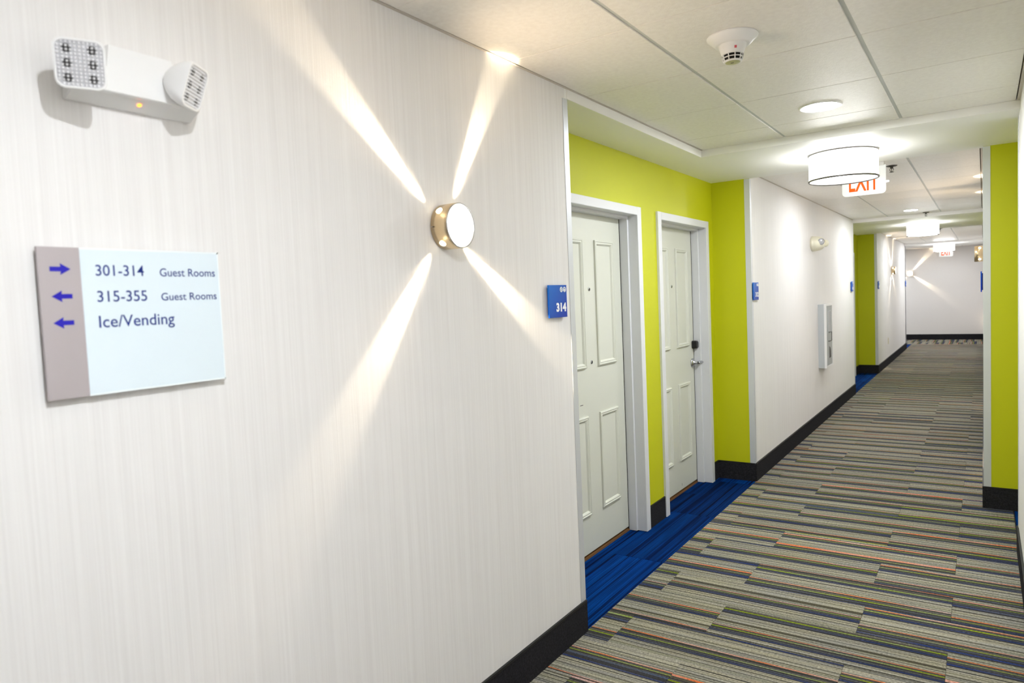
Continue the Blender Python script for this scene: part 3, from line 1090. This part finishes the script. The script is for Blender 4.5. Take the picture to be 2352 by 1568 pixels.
for i in range(10):
    a = 2 * PI * i / 10 + 0.2
    c, s = math.cos(a), math.sin(a)
    MB().tube([(0.0375 * c, 0.0375 * s, -0.0645), (0.0355 * c, 0.0355 * s, -0.0765), (0.0318 * c, 0.0318 * s, -0.0890)], 0.0019, 6).build('vent_rib', M_white, sd)
MB().lathe([(0.0262, -0.0895), (0.0255, -0.0920), (0.012, -0.0925)], 32, 'Z').build('end_cap', M_greencap, sd)
MB().box(-0.006, 0.004, -0.004, -0.001, -0.0936, -0.0922).build('cap_marking', M_black, sd)
ang = math.atan2(CAM_POS.y + 0.135, CAM_POS.x - 0.765) + 0.25
rm = MB().box(0.0, 0.0012, -0.004, 0.004, -0.0045, 0.0045)
rm.xform(Matrix.Translation((0.0428 * math.cos(ang), 0.0428 * math.sin(ang), -0.049)) @ Matrix.Rotation(ang, 4, 'Z') @ Matrix.Rotation(0.30, 4, 'Y'))
rm.build('red_mark', M_redmark, sd)


# ------------------------------------------------------------------ sprinklers
def sprinkler(x, y, z, label):
    r = thing('sprinkler_head', label, 'sprinkler', (x, y, z), 0, 'pendent sprinkler heads')
    MB().lathe([(0.040, 0.0005), (0.040, -0.002), (0.034, -0.006), (0.014, -0.010)], 32, 'Z').build('escutcheon', M_darkmetal, r)
    MB().lathe([(0.011, -0.008), (0.010, -0.022)], 16, 'Z').build('nozzle', M_darkmetal, r)
    for s in (-1, 1):
        MB().tube([(s * 0.010, 0, -0.020), (s * 0.013, 0, -0.032), (s * 0.004, 0, -0.048)], 0.0022, 6).build('frame_arm', M_darkmetal, r)
    MB().tube([(0, 0, -0.022), (0, 0, -0.046)], 0.0025, 8).build('glass_bulb', M_darkmetal, r)
    MB().lathe([(0.004, -0.046), (0.017, -0.048), (0.017, -0.050), (0.004, -0.051)], 16, 'Z').build('deflector', M_darkmetal, r)
    return r


sprinkler(0.925, 3.46, ZC, 'dark pendent sprinkler head beside the larger exit sign')
sprinkler(0.892, 7.88, ZC, 'dark pendent sprinkler head above the second drum light')
sprinkler(0.895, 11.3, ZC, 'tiny dark sprinkler head right of the second drum light')


# ------------------------------------------------------------------ blue room signs
def room_sign(loc, rotz, label, number, group='blue room number signs', icons=True):
    W, H, D = 0.149, 0.138, 0.016
    r = thing('room_sign', label, 'room sign', loc, rotz, group)
    MB().box(-0.001, D - 0.006, -W / 2 + 0.012, W / 2 - 0.012, -H / 2 + 0.012, H / 2 - 0.012).build('standoff_block', M_ink, r)
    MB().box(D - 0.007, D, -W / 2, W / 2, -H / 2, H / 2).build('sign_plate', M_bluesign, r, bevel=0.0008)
    if number:
        text_mb(number, W / 2 - 0.0925, W / 2 - 0.0085, -0.0450, -0.0065, D, 0.0005, bold=0.05).build('number_lettering', M_whiteink, r)
    if icons:
        for i, y in enumerate((W / 2 - 0.0455, W / 2 - 0.0185)):
            z = 0.0495
            MB().lathe([(0.0115, D), (0.0115, D + 0.0006), (0.0085, D + 0.0006), (0.0085, D)], 24, 'X', (0, y, z), cap0=False, cap1=False).build('icon_ring', M_whiteink, r)
            MB().lathe([(0.0085, D - 0.0002), (0.0085, D + 0.0003)], 24, 'X', (0, y, z)).build('icon_disc', M_greyink, r)
            g = MB()
            if i == 0:
                g.box(D, D + 0.0007, -0.0085, 0.0085, -0.0016, 0.0016)
                g.xform(Matrix.Translation((0, y, z)) @ Matrix.Rotation(math.radians(-45), 4, 'X'))
                g.build('icon_slash', M_whiteink, r)
            else:
                g.box(D, D + 0.0007, -0.0068, 0.0068, -0.0045, 0.0002)
                g.xform(Matrix.Translation((0, y, z)))
                g.build('icon_bar', M_whiteink, r)
    return r


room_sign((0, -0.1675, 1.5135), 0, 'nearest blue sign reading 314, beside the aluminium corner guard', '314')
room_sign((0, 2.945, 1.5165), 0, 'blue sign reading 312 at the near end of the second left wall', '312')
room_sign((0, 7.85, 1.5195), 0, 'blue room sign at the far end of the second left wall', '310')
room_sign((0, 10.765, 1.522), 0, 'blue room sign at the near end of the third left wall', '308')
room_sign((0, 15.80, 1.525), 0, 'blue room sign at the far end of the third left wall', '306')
room_sign((XR2, 3.00, 1.5165), PI, 'blue room sign seen edge on, on the right wall near the green return', None, icons=False)

# ------------------------------------------------------------------ directional sign
ds = thing('directional_sign', 'glass wayfinding sign with blue arrows and guest room numbers', 'sign', (0, -1.942, 1.518))
sy, sz = -1.942, 1.518
MB().box(-0.001, 0.013, -0.183, 0.183, -0.142, 0.142).build('backing_block', M_signdark, ds)
MB().box(0.012, 0.020, -0.190, -0.1145, -0.149, 0.149).build('metal_strip', M_mauve, ds, bevel=0.0006)
gp = MB().box(0.012, 0.020, -0.1145, 0.190, -0.149, 0.149).build('glass_panel', M_glasswhite, ds, bevel=0.0012)
ge = MB()
for (a, b, c, d) in ((-0.1145, 0.190, 0.1455, 0.149), (-0.1145, 0.190, -0.149, -0.1455), (0.1868, 0.190, -0.149, 0.149)):
    ge.box(0.0198, 0.0203, a, b, c, d)
ge.build('polished_edge', M_glassedge, gp)
rows = [('301-314', -2.0283, -1.9296, 1.6110, 1.6338), ('315-355', -2.0287, -1.9266, 1.5577, 1.5808), ('Ice/Vending', -2.0290, -1.8690, 1.4975, 1.5301),
        ('Guest Rooms', -1.8951, -1.7630, 1.6104, 1.6283), ('Guest Rooms', -1.8954, -1.7624, 1.5576, 1.5745)]
for body, ya, yb, za, zb in rows:
    o = text_mb(body, ya - sy, yb - sy, za - sz, zb - sz, 0.020, 0.0004, bold=0.007).build('sign_lettering', M_ink, gp)
for yc, zc, s in ((-2.0937, 1.6241, 1), (-2.0940, 1.5707, -1), (-2.0946, 1.5187, -1)):
    w = 0.0375
    pts = [(-0.5, 0.21), (0.03, 0.21), (0.0, 0.5 * 0.62 / 0.62 * 0.3 * 2), (0.5, 0.0), (0.0, -0.6), (0.03, -0.21), (-0.5, -0.21)]
    pts = [(-0.5, -0.0046), (0.02, -0.0046), (0.0, -0.0113), (0.5, 0.0), (0.0, 0.0113), (0.02, 0.0046), (-0.5, 0.0046)]
    poly = [(yc - sy + s * p * w, zc - sz + q) for p, q in pts]
    MB().prism(poly, 0.0199, 0.0206).build('direction_arrow', M_arrow, ds)


# ------------------------------------------------------------------ twin-head emergency light
el = thing('emergency_light', 'twin-head emergency light mounted above the wayfinding sign', 'emergency light', (0, -1.923, 1.962))
bodyp = [(0.0, 0.0), (0.012, -0.001), (0.060, 0.004), (0.066, 0.010), (0.066, 0.104), (0.060, 0.110), (0.0, 0.110)]
# front cover with concave ends where the heads sit
bd = MB()
bd.loft([[(x, -0.133, z) for x, z in [(0, 0), (0.010, 0.0), (0.048, 0.020), (0.050, 0.024), (0.050, 0.104), (0.046, 0.109), (0, 0.109)]],
         [(x, 0.133, z) for x, z in [(0, 0), (0.010, 0.0), (0.048, 0.020), (0.050, 0.024), (0.050, 0.104), (0.046, 0.109), (0, 0.109)]]])
bd.build('housing', M_white, el, bevel=0.002)
cv = MB()
n = 10
rings0, outline = [], []
for i in range(n + 1):
    z = 0.016 + 0.094 * i / n
    u = (i / n) * 2 - 1
    outline.append((0.064 + 0.018 * (1 - (0.5 + 0.5 * u)) ** 1.3, z))
right = [(y, z) for y, z in outline]
left = [(-y - 0.004, z) for y, z in outline]
poly = right + left[::-1]
cv.loft([[(0.048, y, z) for y, z in poly], [(0.0615, y, z) for y, z in poly], [(0.064, y * 0.985, 0.063 + (z - 0.063) * 0.97) for y, z in poly]])
cv.build('front_cover', M_white, el)
MB().lathe([(0.0042, 0.0), (0.0042, 0.0016), (0.002, 0.0024)], 14, 'X').xform(Matrix.Translation((0.031, 0.004, 0.0105)) @ aim((0.5, 0, -0.9), (0, 1, 0))).build('status_led', M_orange_led, el)


def lamp_head(centre, normal, w, hgt, neck, up=(0, 0, 1), roll=0.0):
    m = Matrix.Translation(Vector(centre)) @ aim(normal, up) @ Matrix.Rotation(roll, 4, 'X')
    shell = MB()
    rings = []
    for x, k, rr in ((-0.062, 0.24, 0.5), (-0.058, 0.46, 0.5), (-0.050, 0.66, 0.48), (-0.038, 0.84, 0.42), (-0.022, 0.96, 0.34), (-0.008, 1.0, 0.24), (0.0, 1.0, 0.20), (0.003, 0.985, 0.20)):
        ww, hh = w * k, hgt * k
        rings.append([(x, y, z) for y, z in rrect(ww, hh, min(ww, hh) * rr * 0.999, 6)])
    shell.loft(rings, True, False, smooth=True)
    inner = [(0.003, y, z) for y, z in rrect(w * 0.985, hgt * 0.985, min(w, hgt) * 0.985 * 0.2, 6)]
    inner2 = [(0.003, y, z) for y, z in rrect(w * 0.90, hgt * 0.90, min(w, hgt) * 0.9 * 0.18, 6)]
    inner3 = [(-0.004, y, z) for y, z in rrect(w * 0.90, hgt * 0.90, min(w, hgt) * 0.9 * 0.18, 6)]
    shell.loft([inner, inner2, inner3], False, False)
    shell.xform(m)
    sh = shell.build('lamp_head', M_white, el)
    rf = MB().loft([[(-0.004, y, z) for y, z in rrect(w * 0.91, hgt * 0.91, w * 0.16, 6)], [(-0.0005, y, z) for y, z in rrect(w * 0.91, hgt * 0.91, w * 0.16, 6)]])
    rf.xform(m).build('reflector', M_reflect, sh)
    for iy in (-0.24, 0.24):
        for iz in (-0.29, 0.0, 0.29):
            q = MB().lathe([(0.0088, -0.002), (0.0080, 0.0004), (0.005, 0.0008)], 10, 'X', (0, iy * w, iz * hgt))
            q.xform(m).build('led_cup', M_led, sh)
    beads = MB()
    nb, mbz = 11, 12
    for i in range(nb):
        for j in range(mbz):
            y = (i - (nb - 1) / 2) / nb * w * 0.90
            z = (j - (mbz - 1) / 2) / mbz * hgt * 0.90
            if abs(y) > w * 0.38 and abs(z) > hgt * 0.38:
                continue
            beads.lathe([(0.0025, -0.001), (0.0021, 0.0014), (0.0009, 0.0021)], 6, 'X', (0.0, y, z))
    b = beads.xform(m).build('lens_beads', M_dot, sh, kind='stuff')
    nn = Vector(normal).normalized()
    MB().tube([neck, tuple(Vector(centre) - nn * 0.050)], 0.015, 16).build('swivel_neck', M_white, sh)
    return sh


lamp_head((0.118, -0.150, 0.038), (0.86, -0.42, -0.27), 0.085, 0.089, neck=(0.04, -0.095, 0.06))
lamp_head((0.108, 0.085, 0.050), (0.80, 0.52, -0.32), 0.085, 0.092, neck=(0.05, 0.075, 0.055))

# ------------------------------------------------------------------ globe-shaped emergency light on the second wall
ey = thing('emergency_light', 'cream dome emergency light with two round lenses, above the fire cabinet', 'emergency light', (0, 5.26, 1.990))
dome = MB()
rings = []
for x, k in ((-0.001, 1.0), (0.025, 1.0), (0.027, 0.975), (0.032, 0.975), (0.050, 0.965), (0.076, 0.90), (0.099, 0.76), (0.114, 0.56), (0.122, 0.30), (0.124, 0.1)):
    ring = []
    for i in range(40):
        a = 2 * PI * i / 40
        ring.append((x, 0.118 * k * math.cos(a), 0.080 * k * math.sin(a)))
    rings.append(ring)
dome.loft(rings, smooth=True)
dome.build('dome_housing', M_cream, ey)
for (c, nrm) in (((0.099, -0.074, 0.014), (0.42, -0.90, -0.04)), ((0.118, 0.060, 0.0), (0.50, 0.86, -0.06))):
    m = Matrix.Translation(Vector(c)) @ aim(nrm)
    h = MB().lathe([(0.036, -0.030), (0.038, 0.004), (0.036, 0.012), (0.032, 0.013), (0.031, 0.009)], 32, 'X', cap1=False).xform(m).build('lamp_socket', M_cream, ey)
    MB().lathe([(0.0315, 0.008), (0.0315, 0.011), (0.026, 0.016), (0.014, 0.020), (0.004, 0.0215)], 32, 'X').xform(m).build('lens', M_reflect, h)
    MB().torus(0.0325, 0.0022, 'X', (0.012, 0, 0), 32, 8).xform(m).build('lens_rim', M_chrome, h)

# ------------------------------------------------------------------ fire extinguisher cabinet
fc = thing('extinguisher_cabinet', 'shallow pale grey fire extinguisher cabinet on the second left wall', 'cabinet', (0, 5.685, 0.985))
W2, H2, D2_ = 0.195, 0.354, 0.086
MB().box(-0.001, D2_ - 0.022, -W2 + 0.003, W2 - 0.003, -H2 + 0.003, H2 - 0.003).build('cabinet_box', M_tealine, fc)
fr = MB()
fw = 0.022
for (a, b, c, d) in ((-W2, W2, H2 - fw, H2), (-W2, W2, -H2, -H2 + fw), (-W2, -W2 + fw, -H2 + fw, H2 - fw), (W2 - fw, W2, -H2 + fw, H2 - fw)):
    fr.box(D2_ - 0.024, D2_, a, b, c, d)
fr.build('face_frame', M_white, fc, bevel=0.002)  # white tone stands in for light catching the frame edge
dr = MB().box(D2_ - 0.022, D2_ - 0.006, -W2 + 0.023, W2 - 0.023, -H2 + 0.023, H2 - 0.023).build('cabinet_door', M_cabdoor, fc, bevel=0.002)
MB().box(D2_ - 0.0065, D2_ - 0.0045, -0.060, 0.085, 0.03, H2 - 0.085).build('window_pane', M_window, dr)
fr2 = MB()
for (a, b, c, d) in ((-0.066, 0.091, H2 - 0.085, H2 - 0.078), (-0.066, -0.060, 0.03, H2 - 0.085), (0.085, 0.091, 0.03, H2 - 0.085)):
    fr2.box(D2_ - 0.007, D2_ - 0.002, a, b, c, d)
fr2.build('window_bead', M_tealine, dr)
MB().tube([(D2_ - 0.006, -0.06, 0.04), (D2_ + 0.010, -0.06, 0.04), (D2_ + 0.010, 0.06, 0.04)], 0.004, 8).build('pull_handle', M_darkmetal, dr)
MB().tube([(D2_ + 0.010, 0.06, 0.04), (D2_ + 0.010, 0.06, -0.06), (D2_ + 0.010, -0.06, -0.06), (D2_ - 0.006, -0.06, -0.06)], 0.004, 8).build('pull_handle', M_darkmetal, dr)
poly = [(0.0, -0.255)] + [(0.09, -0.245)] + [(0.09 - 0.09 * (1 - math.cos(PI / 2 * i / 6)), -0.20 + 0.075 * math.sin(PI / 2 * i / 6)) for i in range(7)]
MB().prism(poly, D2_ - 0.0065, D2_ - 0.0045).build('viewing_slot', M_led, dr)

# ------------------------------------------------------------------ outlet on the third wall
ot = thing('wall_outlet', 'small ivory wall outlet low on the third left wall', 'outlet', (0, 12.23, 0.452))
MB().box(-0.001, 0.006, -0.036, 0.036, -0.058, 0.058).build('cover_plate', M_outlet, ot, bevel=0.002)
for z in (-0.02, 0.02):
    MB().lathe([(0.017, 0.005), (0.017, 0.0075)], 20, 'X', (0, 0, z)).build('socket_face', M_outlet, ot)
